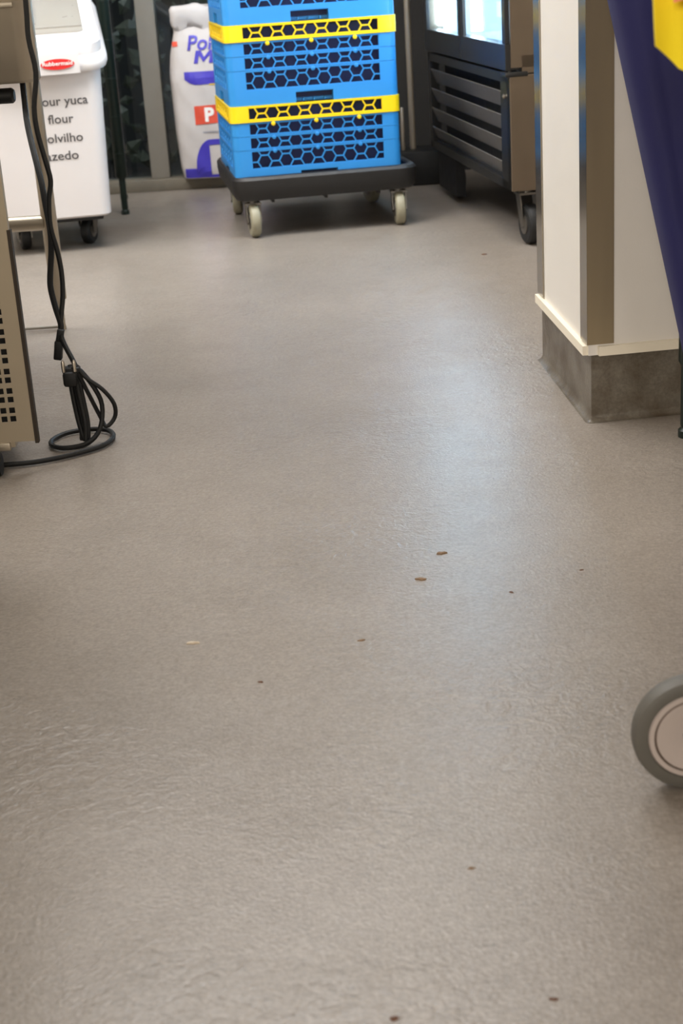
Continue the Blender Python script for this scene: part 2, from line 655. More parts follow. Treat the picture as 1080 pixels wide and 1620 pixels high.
# steel corner guards and cream edge strips
T = .003
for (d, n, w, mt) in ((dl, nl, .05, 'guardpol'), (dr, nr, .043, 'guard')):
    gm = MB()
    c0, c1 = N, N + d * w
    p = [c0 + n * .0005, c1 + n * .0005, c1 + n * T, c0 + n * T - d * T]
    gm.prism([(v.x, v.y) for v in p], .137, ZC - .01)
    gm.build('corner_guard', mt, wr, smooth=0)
F = N + dl * LD
gm = MB()
p = [F - dl * .052 + nl * .0005, F + nl * .0005, F + nl * T + dl * T, F - dl * .052 + nl * T]
gm.prism([(v.x, v.y) for v in p], .137, ZC - .01)
db = (dr - dl * dl.dot(dr)).normalized()
p = [F + dl * .0005, F + db * .05 + dl * .0005, F + db * .05 + dl * T, F + dl * T + nl * T]
gm.prism([(v.x, v.y) for v in p], .137, ZC - .01)
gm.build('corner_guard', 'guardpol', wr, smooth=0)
es = MB()
p = [N + dl * .004, N + dl * (LD - .002), N + dl * (LD - .002) + nl * .009, N + dl * .004 + nl * .009]
es.prism([(v.x, v.y) for v in p], .118, .134)
es.build('edge_strip', 'pvc', wr, smooth=0)
es = MB()
p = [N + dr * .016, N + dr * RL, N + dr * RL + nr * .009, N + dr * .016 + nr * .009]
es.prism([(v.x, v.y) for v in p], .118, .134)
es.build('edge_strip', 'pvc', wr, smooth=0)


# ------------------------------------------------------------------ blue and yellow glass racks on the dolly
RACK_YAW = .1426
ra = Vector((math.cos(RACK_YAW), math.sin(RACK_YAW), 0))
rb = Vector((-math.sin(RACK_YAW), math.cos(RACK_YAW), 0))
RP0 = Vector((-.2468, 4.5222, 0))
S = .498
RC = RP0 + ra * .25 + rb * .25
LW = .197      # half width of the lattice opening
HEXA = .0212
HH = HEXA * math.sqrt(3)


def side_mx(k):
    return Matrix.Rotation(PI / 2 * k, 4, 'Z')


def corner_shell(mb, z0, z1, size, r=.022, t=.004):
    h = size / 2
    outer = [(LW, -h)]
    inner = [(LW, -h + t)]
    for k in range(6):
        a = R(-90 + 90 * k / 5)
        outer.append((h - r + r * math.cos(a), -h + r + r * math.sin(a)))
        inner.append((h - r + (r - t) * math.cos(a), -h + r + (r - t) * math.sin(a)))
    outer.append((h, -LW))
    inner.append((h - t, -LW))
    poly = outer + inner[::-1]
    for k in range(4):
        mx = side_mx(k)
        # build as quads between outer and inner so that caps stay planar
        n = len(outer)
        t_ = MB()
        v = [(x, y, z0) for x, y in outer] + [(x, y, z0) for x, y in inner] + [(x, y, z1) for x, y in outer] + [(x, y, z1) for x, y in inner]
        f = []
        for i in range(n - 1):
            f += [(i, i + 1, i + 1 + 2 * n, i + 2 * n), (n + i + 1, n + i, n + i + 2 * n + 0, n + i + 1 + 2 * n),
                  (i + 1, i, n + i, n + i + 1), (2 * n + i, 2 * n + i + 1, 3 * n + i + 1, 3 * n + i)]
        f += [(0, 2 * n, 3 * n, n), (n - 1, 2 * n - 1, 4 * n - 1, 3 * n - 1)]
        t_.add(v, f)
        mb.add(t_.v, t_.f, mx)


def bars(mb, z0, z1, size, t=.005):
    h = size / 2
    for k in range(4):
        b = MB().span((-LW - .002, -h, z0), (LW + .002, -h + t, z1))
        mb.add(b.v, b.f, side_mx(k))


def honeycomb(parent, material, z0, z1, zc, size, th=.0034):
    """one moulded lattice panel for each side"""
    h = size / 2
    y = -h + .0035
    edges = {}
    for i in range(-8, 9):
        for j in range(-3, 4):
            cx = i * 1.5 * HEXA
            cz = zc + j * HH + (HH / 2 if i % 2 else 0)
            P = [(cx + HEXA * math.cos(R(60 * k)), cz + HEXA * math.sin(R(60 * k))) for k in range(6)]
            for k in range(6):
                a, b = P[k], P[(k + 1) % 6]
                key = (round((a[0] + b[0]) * 5000), round((a[1] + b[1]) * 5000))
                edges[key] = (a, b)
    one = MB()
    for a, b in edges.values():
        # clip to the opening
        t0, t1 = 0.0, 1.0
        ok = True
        dx, dz = b[0] - a[0], b[1] - a[1]
        for p, q_ in ((-dx, a[0] + LW), (dx, LW - a[0]), (-dz, a[1] - z0), (dz, z1 - a[1])):
            if abs(p) < 1e-9:
                if q_ < 0:
                    ok = False
            else:
                t = q_ / p
                if p < 0:
                    t0 = max(t0, t)
                else:
                    t1 = min(t1, t)
        if not ok or t1 - t0 < .02:
            continue
        A_, B_ = (a[0] + dx * t0, a[1] + dz * t0), (a[0] + dx * t1, a[1] + dz * t1)
        L = math.hypot(B_[0] - A_[0], B_[1] - A_[1])
        ang = math.atan2(B_[1] - A_[1], B_[0] - A_[0])
        one.box(((A_[0] + B_[0]) / 2, y, (A_[1] + B_[1]) / 2), (L + .001, .005, th), rot=Matrix.Rotation(-ang, 4, 'Y'))
    yb = -h + .0015
    for zz in (z0 - .0006, z1 - .0014):
        one.span((-LW - .001, yb, zz), (LW + .001, yb + .004, zz + .002))
    for xx in (-LW - .001, LW - .001):
        one.span((xx, yb, z0 - .0006), (xx + .002, yb + .004, z1 + .0006))
    me = None
    for k in range(4):
        if me is None:
            o = one.build('lattice', material, parent, smooth=0)
            me = o.data
        else:
            o = bpy.data.objects.new('lattice', me)
            COL.objects.link(o)
            o.parent = parent
        o.rotation_euler = (0, 0, PI / 2 * k)


def pegs(mb, z, size):
    h = size / 2
    one = MB()
    for i in (-4, 0, 4):
        x = i * 1.5 * HEXA
        one.lathe([(.0062, -.004), (.0062, .001), (.0045, .002)], Matrix.Translation((x, -h + .001, z)) @ Matrix.Rotation(PI / 2, 4, 'X'), 10)
    for k in (0, 2):
        mb.add(one.v, one.f, side_mx(k))


ZB, E1, E2, YT = .0980, .0395, .0395, .0470     # heights of base, two extenders, yellow top
RACKH = ZB + E1 + E2 + YT


def make_rack():
    root = thing('glass_rack', '', 'rack')
    # base: solid lower band with a recessed hand notch on every side
    b = MB()
    sz = S
    corner_shell(b, 0, ZB - .001, sz)
    h = sz / 2
    one = MB()
    nw = .055
    one.span((-LW - .002, -h, 0), (-nw, -h + .004, .030))
    one.span((nw, -h, 0), (LW + .002, -h + .004, .030))
    one.span((-LW - .002, -h, .030), (LW + .002, -h + .004, .0437))
    one.span((-nw - .004, -h + .030, 0), (nw + .004, -h + .033, .031))
    one.span((-nw - .004, -h + .003, 0), (-nw, -h + .031, .031))
    one.span((nw, -h + .003, 0), (nw + .004, -h + .031, .031))
    one.span((-nw - .004, -h + .003, .028), (nw + .004, -h + .033, .031))
    one.span((-LW, -h, ZB - .0045), (LW, -h + .004, ZB - .001))
    for k in range(4):
        b.add(one.v, one.f, side_mx(k))
    base = b.build('base', 'blue', root)
    honeycomb(base, 'blue', .0437, ZB - .0045, ZB + E1 / 2 - HH, sz)
    fl_ = MB()
    for k in range(-7, 8):
        fl_.span((k * .032 - .002, -.24, .004), (k * .032 + .002, .24, .010))
        fl_.span((-.24, k * .032 - .002, .004), (.24, k * .032 + .002, .010))
    fl_.build('floor_grid', 'blue', base, smooth=0)
    # compartment walls, coloured darker than the rack to stand for inner shade
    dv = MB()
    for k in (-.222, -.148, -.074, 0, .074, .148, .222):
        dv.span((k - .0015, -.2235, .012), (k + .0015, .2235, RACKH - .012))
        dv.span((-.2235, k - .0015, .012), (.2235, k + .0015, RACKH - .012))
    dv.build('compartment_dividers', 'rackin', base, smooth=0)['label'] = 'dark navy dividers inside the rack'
    z = ZB
    for e in (E1, E2):
        m_ = MB()
        corner_shell(m_, z, z + e - .001, sz)
        bars(m_, z, z + .003, sz)
        bars(m_, z + e - .005, z + e - .001, sz)
        pegs(m_, z - .006, sz + .002)
        ex = m_.build('extender', 'blue', root)
        honeycomb(ex, 'blue', z + .003, z + e - .005, z + e / 2, sz)
        z += e
    m_ = MB()
    sz2 = S + .006
    corner_shell(m_, z, z + YT - .0005, sz2)
    bars(m_, z, z + .0075, sz2)
    bars(m_, z + YT - .0065, z + YT - .0005, sz2)
    pegs(m_, z - .007, sz2 + .002)
    ex = m_.build('extender', 'yellow', root)
    ex['label'] = 'yellow top extender with honeycomb openings'
    honeycomb(ex, 'yellow', z + .0075, z + YT - .0065, z + YT / 2, sz2, .0038)
    return root


DECK = .157
rk = make_rack()
labels = ['lowest blue glass rack with yellow rim, sitting directly on the black dolly',
          'middle blue glass rack with yellow rim, between the racks above and below',
          'topmost blue glass rack of the stack, cut by the top of the photo']
for i in range(3):
    o = rk if i == 0 else copy_tree(rk)
    o.location = (RC.x, RC.y, DECK + i * RACKH)
    o.rotation_euler = (0, 0, RACK_YAW)
    o['label'] = labels[i]
    o['group'] = 'stacked blue and yellow glass racks'

# dolly
DC = RP0 + ra * .268 + rb * .277
dol = thing('rack_dolly', 'black plastic rack dolly on four beige wheels under the blue racks', 'dolly', (DC.x, DC.y, 0), RACK_YAW)
DW, DD = .556, .60
tray = MB()
prof = [(-.012, .110, .045), (-.004, .122, .05), (0, .150, .052), (0, .170, .052), (-.006, .178, .05), (-.020, .180, .045), (-.026, .176, .04), (-.026, DECK - .001, .04)]
rings = []
for off, z, r in prof:
    rings.append([(x, y, z) for x, y in rrect(DW + 2 * off, DD + 2 * off, r)])
tray.loft(rings)
tray.build('tray', 'blackpl', dol)
un = MB()
for k in (-.16, 0, .16):
    un.span((k - .004, -.26, .098), (k + .004, .26, .111))
    un.span((-.24, k - .004, .098), (.24, k + .004, .111))
un.build('underside_ribs', 'blackpl', dol)
for (x, y, ang) in ((-.222, -.235, 1.62), (.222, -.235, 1.5), (-.22, .235, 1.4), (.215, .235, 1.8)):
    caster(dol, x, y, .111, .049, .029, ang, 'casterw', 'zinc', trail=-.024)

# ------------------------------------------------------------------ ingredient bin
BY = .17
bn = thing('ingredient_bin', 'white wheeled ingredient bin with slanted lid, lettered for yuca flour', 'bin', (-.777, 4.469, 0), BY)
BDp = .52          # depth


def shear(p):
    """the top of the bin rises towards the back"""
    return p


def bin_ring(w, d, r, z, slope=0.0, inset=0.0):
    return [(x, y + BDp / 2, z + slope * (y + BDp / 2)) for x, y in rrect(w - 2 * inset, d - 2 * inset, r)]


body = MB()
SL = .27
body.loft([bin_ring(.31, BDp - .03, .03, .098), bin_ring(.328, BDp - .012, .035, .104), bin_ring(.334, BDp - .008, .036, .20),
           bin_ring(.350, BDp, .04, .42, SL * .6), bin_ring(.358, BDp + .004, .042, .528, SL)], True, True)
body.build('body', 'binwhite', bn)
rim = MB()
rim.loft([bin_ring(.360, BDp + .01, .05, .520, SL), bin_ring(.392, BDp + .04, .055, .516, SL), bin_ring(.402, BDp + .05, .06, .526, SL),
          bin_ring(.402, BDp + .05, .06, .540, SL), bin_ring(.388, BDp + .036, .055, .552, SL), bin_ring(.372, BDp + .02, .05, .556, SL)], True, True)
rim.build('rim', 'binwhite', bn)
lid = MB()
lid.loft([bin_ring(.372, BDp + .02, .05, .555, SL), bin_ring(.374, BDp + .022, .05, .585, SL), bin_ring(.362, BDp + .01, .05, .594, SL), bin_ring(.30, BDp - .05, .03, .597, SL)], True, True)
lid_o = lid.build('lid', 'binwhite', bn)
lid_o['label'] = 'white slanted lid with a frosted window'
win = MB()
win.loft([[(x + .035, y + .26, z + SL * (y + .26)) for x, y in rrect(.215, .40, .02)] for z in (.594, .6005)] +
         [[(x + .035, y + .26, .602 + SL * (y + .26)) for x, y in rrect(.205, .39, .02)]])
win.build('lid_window', 'lidgrey', lid_o)['label'] = 'frosted translucent window in the lid'
hatch = MB()
hatch.loft([[(x - .045, y + .27, z + SL * (y + .27)) for x, y in rrect(.10, .36, .02)] for z in (.600, .622)] +
           [[(x - .045, y + .27, .628 + SL * (y + .27)) for x, y in rrect(.085, .34, .02)]])
hatch.lathe([(.016, 0), (.016, .010), (.010, .014)], Matrix.Translation((-.04, .16, .665)), 14)
hatch.build('scoop_hatch', 'binwhite', lid_o)
band = MB()
for (dx, w_) in ((0.05, .18),):
    band.loft([[(x + dx, y + .10, z + SL * (y + .10)) for x, y in rrect(w_, .012, .004)] for z in (.601, .606)])
band.build('lid_ridge', 'lidgrey', lid_o)
tab = MB()
tabpts = []
for z, off in ((.506, .0), (.508, .006), (.56, .008), (.582, .004), (.586, -.004)):
    ring = []
    for k in range(9):
        x = -.119 + .238 * k / 8
        ring.append((x, -.029 - off - .006 * (1 - (x / .119) ** 2), z))
    for k in range(8, -1, -1):
        x = -.119 + .238 * k / 8
        ring.append((x, -.018, z))
    tabpts.append(ring)
tab.loft(tabpts)
tab_o = tab.build('front_tab', 'binwhite', bn)
# oval maker's badge
bd = MB()
UC = .058
ov = []
for k in range(28):
    a = 2 * PI * k / 28
    ov.append((.047 * math.cos(a), .0145 * math.sin(a)))
fr_ = lambda x: -.037 - .006 * (1 - (x / .119) ** 2)
bd.loft([[(UC + x, fr_(UC + x) + .0015, .5355 + z) for x, z in ov], [(UC + x, fr_(UC + x) - .0012, .5355 + z) for x, z in ov]])
bd.build('badge', 'red', tab_o)['label'] = 'red oval maker badge with white lettering'
vs, fs, bb = text_mesh('Rubbermaid', .0155, .0, .0003)
tx = MB()
k_ = .084 / (bb[1] - bb[0])
tx.add([(UC + v.x * k_, fr_(UC + v.x * k_) - .0022, .5325 + v.y * 1.0) for v in vs], fs)
tx.build('badge_lettering', 'labelwhite', tab_o, smooth=0)
# lettering on the front face


def front_y(z):
    t = max(0, min(1, (z - .20) / .22))
    y0 = (BDp - (BDp - .008)) / 2 * (1 - t)
    return y0


for (txt, uc, zb, width) in (('Sour yuca', .0585, .4215, .146), ('flour', .049, .372, .072), ('Polvilho', .046, .3185, .119), ('azedo', .041, .269, .093)):
    vs, fs, bb = text_mesh(txt, .036, 0, .00025)
    k_ = width / (bb[1] - bb[0])
    mid = (bb[0] + bb[1]) / 2
    t_ = MB()
    t_.add([(uc + (v.x - mid) * k_, front_y(zb + v.y) - .0016, zb + v.y * .98) for v in vs], fs)
    t_.build('lettering', 'ink', bn, smooth=0)
for (x, y) in ((-.10, .15), (.10, .15), (-.10, .40), (.10, .40)):
    caster(bn, x, y, .099, .040, .028, R(100 if x < 0 else 65), 'blackrub', 'zinc', trail=-.012)
ch = MB()
ch.span((-.14, .03, .086), (.14, BDp - .05, .099), bevel=.004)
ch.build('chassis', 'blackrub', bn)


# ------------------------------------------------------------------ dark green wire shelving (posts)
def shelf_unit(name, label, cat, posts, origin, z_shelf, rz=0.0, foot_r=.011, r=.020):
    root = thing(name, label, cat, origin, rz)
    for (x, y) in posts:
        p = MB()
        p.lathe([(r * .75, .12), (r, .128), (r, 1.5), (r * .8, 1.505)], Matrix.Translation((x, y, 0)), 16)
        for k in range(8):
            p.lathe([(r, .2 + k * .12), (r + .0012, .201 + k * .12), (r + .0012, .203 + k * .12), (r, .204 + k * .12)], Matrix.Translation((x, y, 0)), 16)
        po = p.build('post', 'greenpost', root)
        f = MB()
        f.lathe([(foot_r * 1.25, 0), (foot_r * 1.25, .012), (foot_r * .9, .016), (foot_r, .02), (foot_r, .128)], Matrix.Translation((x, y, 0)), 14)
        f.build('levelling_foot', 'greenpost', po)
    xs = [p[0] for p in posts]
    ys = [p[1] for p in posts]
    w = MB()
    a, b, c, d = min(xs), max(xs), min(ys), max(ys)
    for z in (z_shelf, z_shelf + .03):
        for (p0, p1) in (((a, c), (b, c)), ((b, c), (b, d)), ((b, d), (a, d)), ((a, d), (a, c))):
            w.cyl((p0[0], p0[1], z), (p1[0], p1[1], z), .004, 8)
    k = a
    while k < b:
        w.cyl((k, c, z_shelf + .034), (k, d, z_shelf + .034), .0025, 6)
        k += .03
    w.build('wire_shelf', 'greenpost', root)
    return root


shelf_unit('shelving_unit', 'dark green epoxy shelving post standing between white bin and window mullion', 'shelving',
           [(0, 0), (-.75, 0), (0, .38), (-.75, .38)], (-.660, 5.155, 0), 1.0, .125)

# ------------------------------------------------------------------ sack on the window sill
sk = thing('flour_sack', 'white printed flour sack standing on the window sill beside the racks', 'sack', (-.345, 5.655, 0))
SKZ0, SKZ1 = .043, .632


def sack_half(t):
    """half width over height t in 0..1"""
    pts = [(0, .150), (.06, .157), (.3, .165), (.62, .168), (.75, .158), (.86, .140), (.93, .142), (1.0, .148)]
    for (a, x), (b, y) in zip(pts, pts[1:]):
        if t <= b:
            s = (t - a) / (b - a)
            return x + (y - x) * s
    return pts[-1][1]


def sack_thick(t):
    pts = [(0, .052), (.05, .064), (.3, .074), (.6, .070), (.8, .045), (.9, .020), (.95, .016), (1.0, .012)]
    for (a, x), (b, y) in zip(pts, pts[1:]):
        if t <= b:
            s = (t - a) / (b - a)
            return x + (y - x) * s
    return pts[-1][1]


def sack_y(x, z):
    """front surface: y of the sack's front at local x, z"""
    t = max(0, min(1, (z - SKZ0) / (SKZ1 - SKZ0)))
    h = sack_half(t)
    u = max(-1, min(1, x / h))
    prof_ = math.sqrt(max(0, 1 - abs(u) ** 3.2))
    wr_ = .003 * math.sin(9 * u + 14 * t) * math.sin(21 * t + 3 * u)
    return -(sack_thick(t) * (.25 + .75 * prof_) * (1 if abs(u) < 1 else 0) + wr_) - .0


NS, NT = 26, 30
sv = MB()
rings = []
for j in range(NT + 1):
    t = j / NT
    z = SKZ0 + (SKZ1 - SKZ0) * t
    h = sack_half(t)
    lean = -.02 * t
    ring = []
    for i in range(NS + 1):
        u = -1 + 2 * i / NS
        ring.append((u * h, sack_y(u * h, z) if abs(u) < 1 else 0, z))
    for i in range(NS - 1, 0, -1):
        u = -1 + 2 * i / NS
        ring.append((u * h, min(.03, -.35 * sack_y(u * h, z)), z))
    rings.append(ring)
sv.loft(rings)
sack_o = sv.build('sack_body', 'bag', sk, smooth=60)
fold = MB()
rings = []
for j, (dz, th, wd) in enumerate(((-.070, .022, .272), (-.052, .034, .284), (-.034, .040, .296), (-.012, .038, .300), (.002, .028, .292), (.008, .010, .280))):
    z = SKZ1 + dz
    ring = []
    for (x, y) in rrect(wd, th, th * .45, 3):
        ring.append((x, y - .012, z))
    # fill the long sides so that they can crumple
    full = []
    for i in range(len(ring)):
        p, q_ = Vector(ring[i]), Vector(ring[(i + 1) % len(ring)])
        n_ = max(1, int((q_ - p).length / .012))
        for k in range(n_):
            full.append(p.lerp(q_, k / n_))
    rings.append(full)
rs = []
for j, r in enumerate(rings):
    o_ = []
    for i in range(64):
        f_ = i / 64 * len(r)
        p = r[int(f_)].lerp(r[(int(f_) + 1) % len(r)], f_ - int(f_))
        sag = -.010 * max(0, p.x + .02) - .006 * math.cos(p.x * 40)
        o_.append((p.x + .003 * math.sin(j * 2.1 + p.x * 30), p.y + .006 * math.sin(p.x * 55 + j * 1.7) * math.cos(j + p.x * 17), p.z + sag + .004 * math.sin(p.x * 70 + j)))
    rs.append(o_)
fold.loft(rs)
fold.build('folded_top', 'bag', sk, smooth=70)


def decal(name, material, vs, fs, off=.0026):
    t_ = MB()
    t_.add([(x, sack_y(x, z) - off, z) for x, z in vs], fs)
    return t_.build(name, material, sk, smooth=0)


def grid_decal(name, material, x0, x1, zlo, zhi, n=14, off=.0022):
    """patch between two outlines z=zlo(x) and z=zhi(x)"""
    vs, fs = [], []
    mrows = 6
    for i in range(n + 1):
        x = x0 + (x1 - x0) * i / n
        a, b = zlo(x), zhi(x)
        for j in range(mrows + 1):
            vs.append((x, a + (b - a) * j / mrows))
    for i in range(n):
        for j in range(mrows):
            k = i * (mrows + 1) + j
            fs.append((k, k + mrows + 1, k + mrows + 2, k + 1))
    return decal(name, material, vs, fs, off)


def sack_text(name, material, txt, size, xl, zb, shear_, offs, off=.0034):
    vs, fs, bb = text_mesh(txt, size, shear_, offs)
    decal(name, material, [(xl + v.x - bb[0], zb + v.y) for v in vs], fs, off)


# ------------------------------------------------------------------ prints (positions in sack coordinates)
sack_text('lettering', 'bagblue', 'Pol', .070, -.094, .491, .18, .0014)
MV = [(0, 0), (.25, 0), (.25, 1), (0, 1), (.95, 0), (1.2, 0), (1.2, 1), (.95, 1), (.32, 1), (.60, .48), (.60, .08), (.25, .66), (.88, 1), (.95, .66)]
MF = [(0, 1, 2, 3), (4, 5, 6, 7), (2, 11, 10, 9), (2, 9, 8), (7, 12, 9), (7, 9, 10, 13)]
decal('lettering', 'bagblue', [(-.074 + .056 * x + .010 * y, .445 + .043 * y) for x, y in MV], MF, .0034)
grid_decal('blue_band', 'bagblue', -.112, .150, lambda x: .372 + .02 * max(0, (-.07 - x) / .042) ** 2 + .03 * (x + .1), lambda x: .418 - .004 * (x + .1))
grid_decal('red_banner', 'bagred', -.086, .140, lambda x: .235 + .05 * (x + .08), lambda x: .300 + .02 * (x + .08))
sack_text('lettering', 'labelwhite', 'P', .064, -.050, .247, 0, .003)
grid_decal('grey_line', 'baggrey', -.062, .10, lambda x: .206, lambda x: .211)
grid_decal('yellow_mark', 'bagyel', -.026, .0, lambda x: .376 - .006, lambda x: .384 - .006)
grid_decal('red_mark', 'bagred', -.148, -.128, lambda x: .505, lambda x: .522, 4)


def swoosh_hi(x):
    t = max(0, min(1, (x + .098) / .06))
    return .07 + .112 * math.sqrt(1 - (1 - t) ** 2)


grid_decal('blue_swoosh', 'bagblue', -.098, -.044, lambda x: .046, swoosh_hi)
grid_decal('blue_swoosh', 'bagblue', -.044, .13, lambda x: .162, swoosh_hi)
grid_decal('blue_foot', 'bagblue', -.140, -.098, lambda x: .046, lambda x: .080)
grid_decal('blue_foot', 'bagblue', -.044, .13, lambda x: .046, lambda x: .056)

# ------------------------------------------------------------------ glass-door cooler
FY = .116
fo = Vector((.512, 4.12, 0))
FL, FD, FT = 1.12, .62, 1.95
fr = thing('glass_door_cooler', 'black two-door glass cooler with lit white interior and louvred grille', 'refrigerator', fo, FY)
# local: x = depth into the cooler (away from the aisle), y = along the front (away from the camera)
fb = MB()
fb.span((.012, .0, .15), (FD, FL, .18))
fb.span((.05, .03, .18), (.06, FL - .03, .44))
fb.build('machine_base', 'grillein', fr, smooth=0)
gp = MB()
gp.span((0, .0, .15), (.03, .030, .455))
gp.span((0, .0, .15), (.02, .10, .455))
gp.span((0, FL - .035, .15), (.03, FL, .455))
gp.span((0, .0, .15), (.022, FL, .172))
gp.span((0, .0, .430), (.022, FL, .455))
grl = gp.build('grille_frame', 'fridgeblk', fr, smooth=0)
for k in range(4):
    z = .196 + k * .062
    s_ = MB()
    s_.box((.012, .10 + (FL - .135) / 2, z), (.003, FL - .135, .050), rot=Matrix.Rotation(R(-24), 4, 'Y'))
    s_.build('louvre', 'grille', grl, smooth=0)
sc = MB()
sc.lathe([(.006, 0), (.006, .004), (.003, .006)], Matrix.Translation((-.001, .05, .395)) @ Matrix.Rotation(-PI / 2, 4, 'Y'), 12)
sc.build('screw', 'pin', grl)
sp = MB()
sp.span((.0, -.006, .15), (FD, .0, .452), bevel=.002)
sp.build('lower_side_panel', 'sidesteel', fr, smooth=0)
cb = MB()
cb.span((.006, 0, .47), (FD, .03, FT))
cb.span((.006, FL - .03, .47), (FD, FL, FT))
cb.span((.035, 0, FT - .05), (FD, FL, FT))
cb.span((.035, 0, .455), (FD, FL, .50))
cb.span((FD - .03, 0, .47), (FD, FL, FT))
cb.build('cabinet', 'sidesteel', fr, smooth=0)
ln = MB()
ln.span((.05, .03, .5), (.052 + FD - .09, .036, FT - .05))
ln.span((.05, FL - .036, .5), (.052 + FD - .09, FL - .03, FT - .05))
ln.span((FD - .04, .03, .5), (FD - .03, FL - .03, FT - .05))
ln.span((.04, .03, .5), (FD - .03, FL - .03, .508))
ln.span((.04, .03, FT - .058), (FD - .03, FL - .03, FT - .05))
ln.build('liner', 'coolwhite', fr, smooth=0)
for z in (.80, 1.10, 1.40):
    sh = MB()
    for k in range(12):
        sh.cyl((.09 + k * .04, .045, z), (.09 + k * .04, FL - .045, z), .003, 6)
    sh.cyl((.09, .30, z - .004), (.53, .30, z - .004), .004, 6)
    sh.cyl((.09, .80, z - .004), (.53, .80, z - .004), .004, 6)
    sh.build('wire_shelf', 'zinc', fr)
for y in (.05, FL / 2, FL - .05):
    MB().span((.030, y - .014, .54), (.056, y + .014, FT - .1)).build('lamp_strip', 'led', fr, smooth=0)
half = FL / 2
for i, (a, b) in enumerate(((.004, half - .003), (half + .003, FL - .004))):
    d_ = MB()
    z0, z1 = .463, FT - .01
    gb = .530
    sw = .034
    d_.span((-.008, a, z0), (.030, b, gb), bevel=.002)
    d_.span((-.008, a, z1 - .08), (.030, b, z1), bevel=.002)
    d_.span((-.008, a, gb), (.004, a + sw, z1 - .08), bevel=.002)
    d_.span((-.008, b - sw, gb), (.004, b, z1 - .08), bevel=.002)
    do = d_.build('door', 'fridgeblk', fr, smooth=0)
    MB().span((-.007, a + sw - .002, gb - .002), (-.003, b - sw + .002, z1 - .078)).build('glass_pane', 'fridgeglass', do, smooth=0)
hg = MB()
hg.span((-.012, -.008, .447), (.05, .05, .460), bevel=.003)
hg.cyl((.004, .012, .440), (.004, .012, .468), .008, 12)
hg.build('hinge', 'fridgeblk', fr)
for (x, y) in ((.055, .06), (.055, FL - .10), (FD - .08, .06), (FD - .08, FL - .10)):
    caster(fr, x, y, .149, .055, .034, R(95), 'blackrub', 'zinc', trail=-.03)
lg = MB()
lg.span((.02, FL - .30, .02), (.05, FL - .02, .15))
lg.build('rear_skirt', 'grillein', fr, smooth=0)

# ------------------------------------------------------------------ slim steel upright standing between racks and cooler
ps = thing('upright_stand', 'slim steel upright on a black base between racks and cooler', 'stand', (.335, 5.46, 0))
MB().lathe([(.011, .118), (.011, 1.5), (.008, 1.504)], None, 14).build('pole', 'steel', ps)
MB().lathe([(.006, .118), (.006, .26), (.004, .263)], Matrix.Translation((-.035, -.02, 0)), 12).build('short_rod', 'steel', ps)
MB().span((-.09, -.09, 0), (.09, .09, .118), bevel=.008).build('stand_base', 'blackrub', ps)

# ------------------------------------------------------------------ stainless oven on the left
ov_ = thing('steel_oven', 'stainless steel oven on round legs at the left edge, perforated lower panel', 'oven', (-.62, 2.9, 0))
OX, OY = -.62, 2.9


def L(x, y, z):
    return (x - OX, y - OY, z)


hb = MB()
bp_ = [(-1.28, 2.75), (-.512, 2.75), (-.500, 2.7515), (-.490, 2.757), (-.482, 2.765), (-.4775, 2.776), (-.602, 3.42), (-1.28, 3.42)]
ctr = Vector((-.9, 3.05, 0))
for_ring = lambda k_, z: [tuple(Vector(L(ctr.x + (x - ctr.x) * k_, ctr.y + (y - ctr.y) * k_, z))) for x, y in bp_]
hb.loft([for_ring(.988, .600), for_ring(1.0, .606), for_ring(1.0, 1.145), for_ring(.988, 1.15)])
hb.build('oven_body', 'steel', ov_)
lp = MB()
lp.span(L(-1.26, 2.742, .726), L(-.505, 2.751, .735), bevel=.002)
lp.build('door_seam', 'steel', ov_)
hd = MB()
hd.lathe([(.0, 0), (.010, .0), (.0135, .004), (.0135, .15)], Matrix.Translation(L(-.532, 2.80, .577)) @ Matrix.Rotation(-PI / 2, 4, 'Y'), 16)
hd.build('handle', 'blackrub', ov_)
hs = MB()
hs.cyl(L(-.66, 2.80, .577), L(-.66, 2.80, .601), .008)
hs.build('handle_bracket', 'steel', ov_)
for (x, y) in ((-.6185, 3.47), (-1.20, 3.47), (-1.20, 2.95)):
    l_ = MB()
    l_.lathe([(.016, .070), (.018, .073), (.018, .60)], Matrix.Translation(L(x, y, 0)), 18)
    lo = l_.build('leg', 'steel', ov_)
    f = MB()
    f.lathe([(.009, .0), (.0095, .004), (.008, .012), (.008, .072)], Matrix.Translation(L(x, y, 0)), 12)
    f.build('levelling_foot', 'steel', lo)
r_ = MB()
r_.cyl(L(-1.20, 3.47, .2475), L(-.630, 3.47, .2475), .0172, 18)
r_.cyl(L(-1.20, 2.95, .2475), L(-1.20, 3.47, .2475), .0172, 18)
r_.build('cross_rail', 'steel', ov_)
MB().cyl(L(-1.20, 3.47, .006), L(-.625, 3.47, .006), .0036, 8).build('floor_runner', 'alu', ov_)
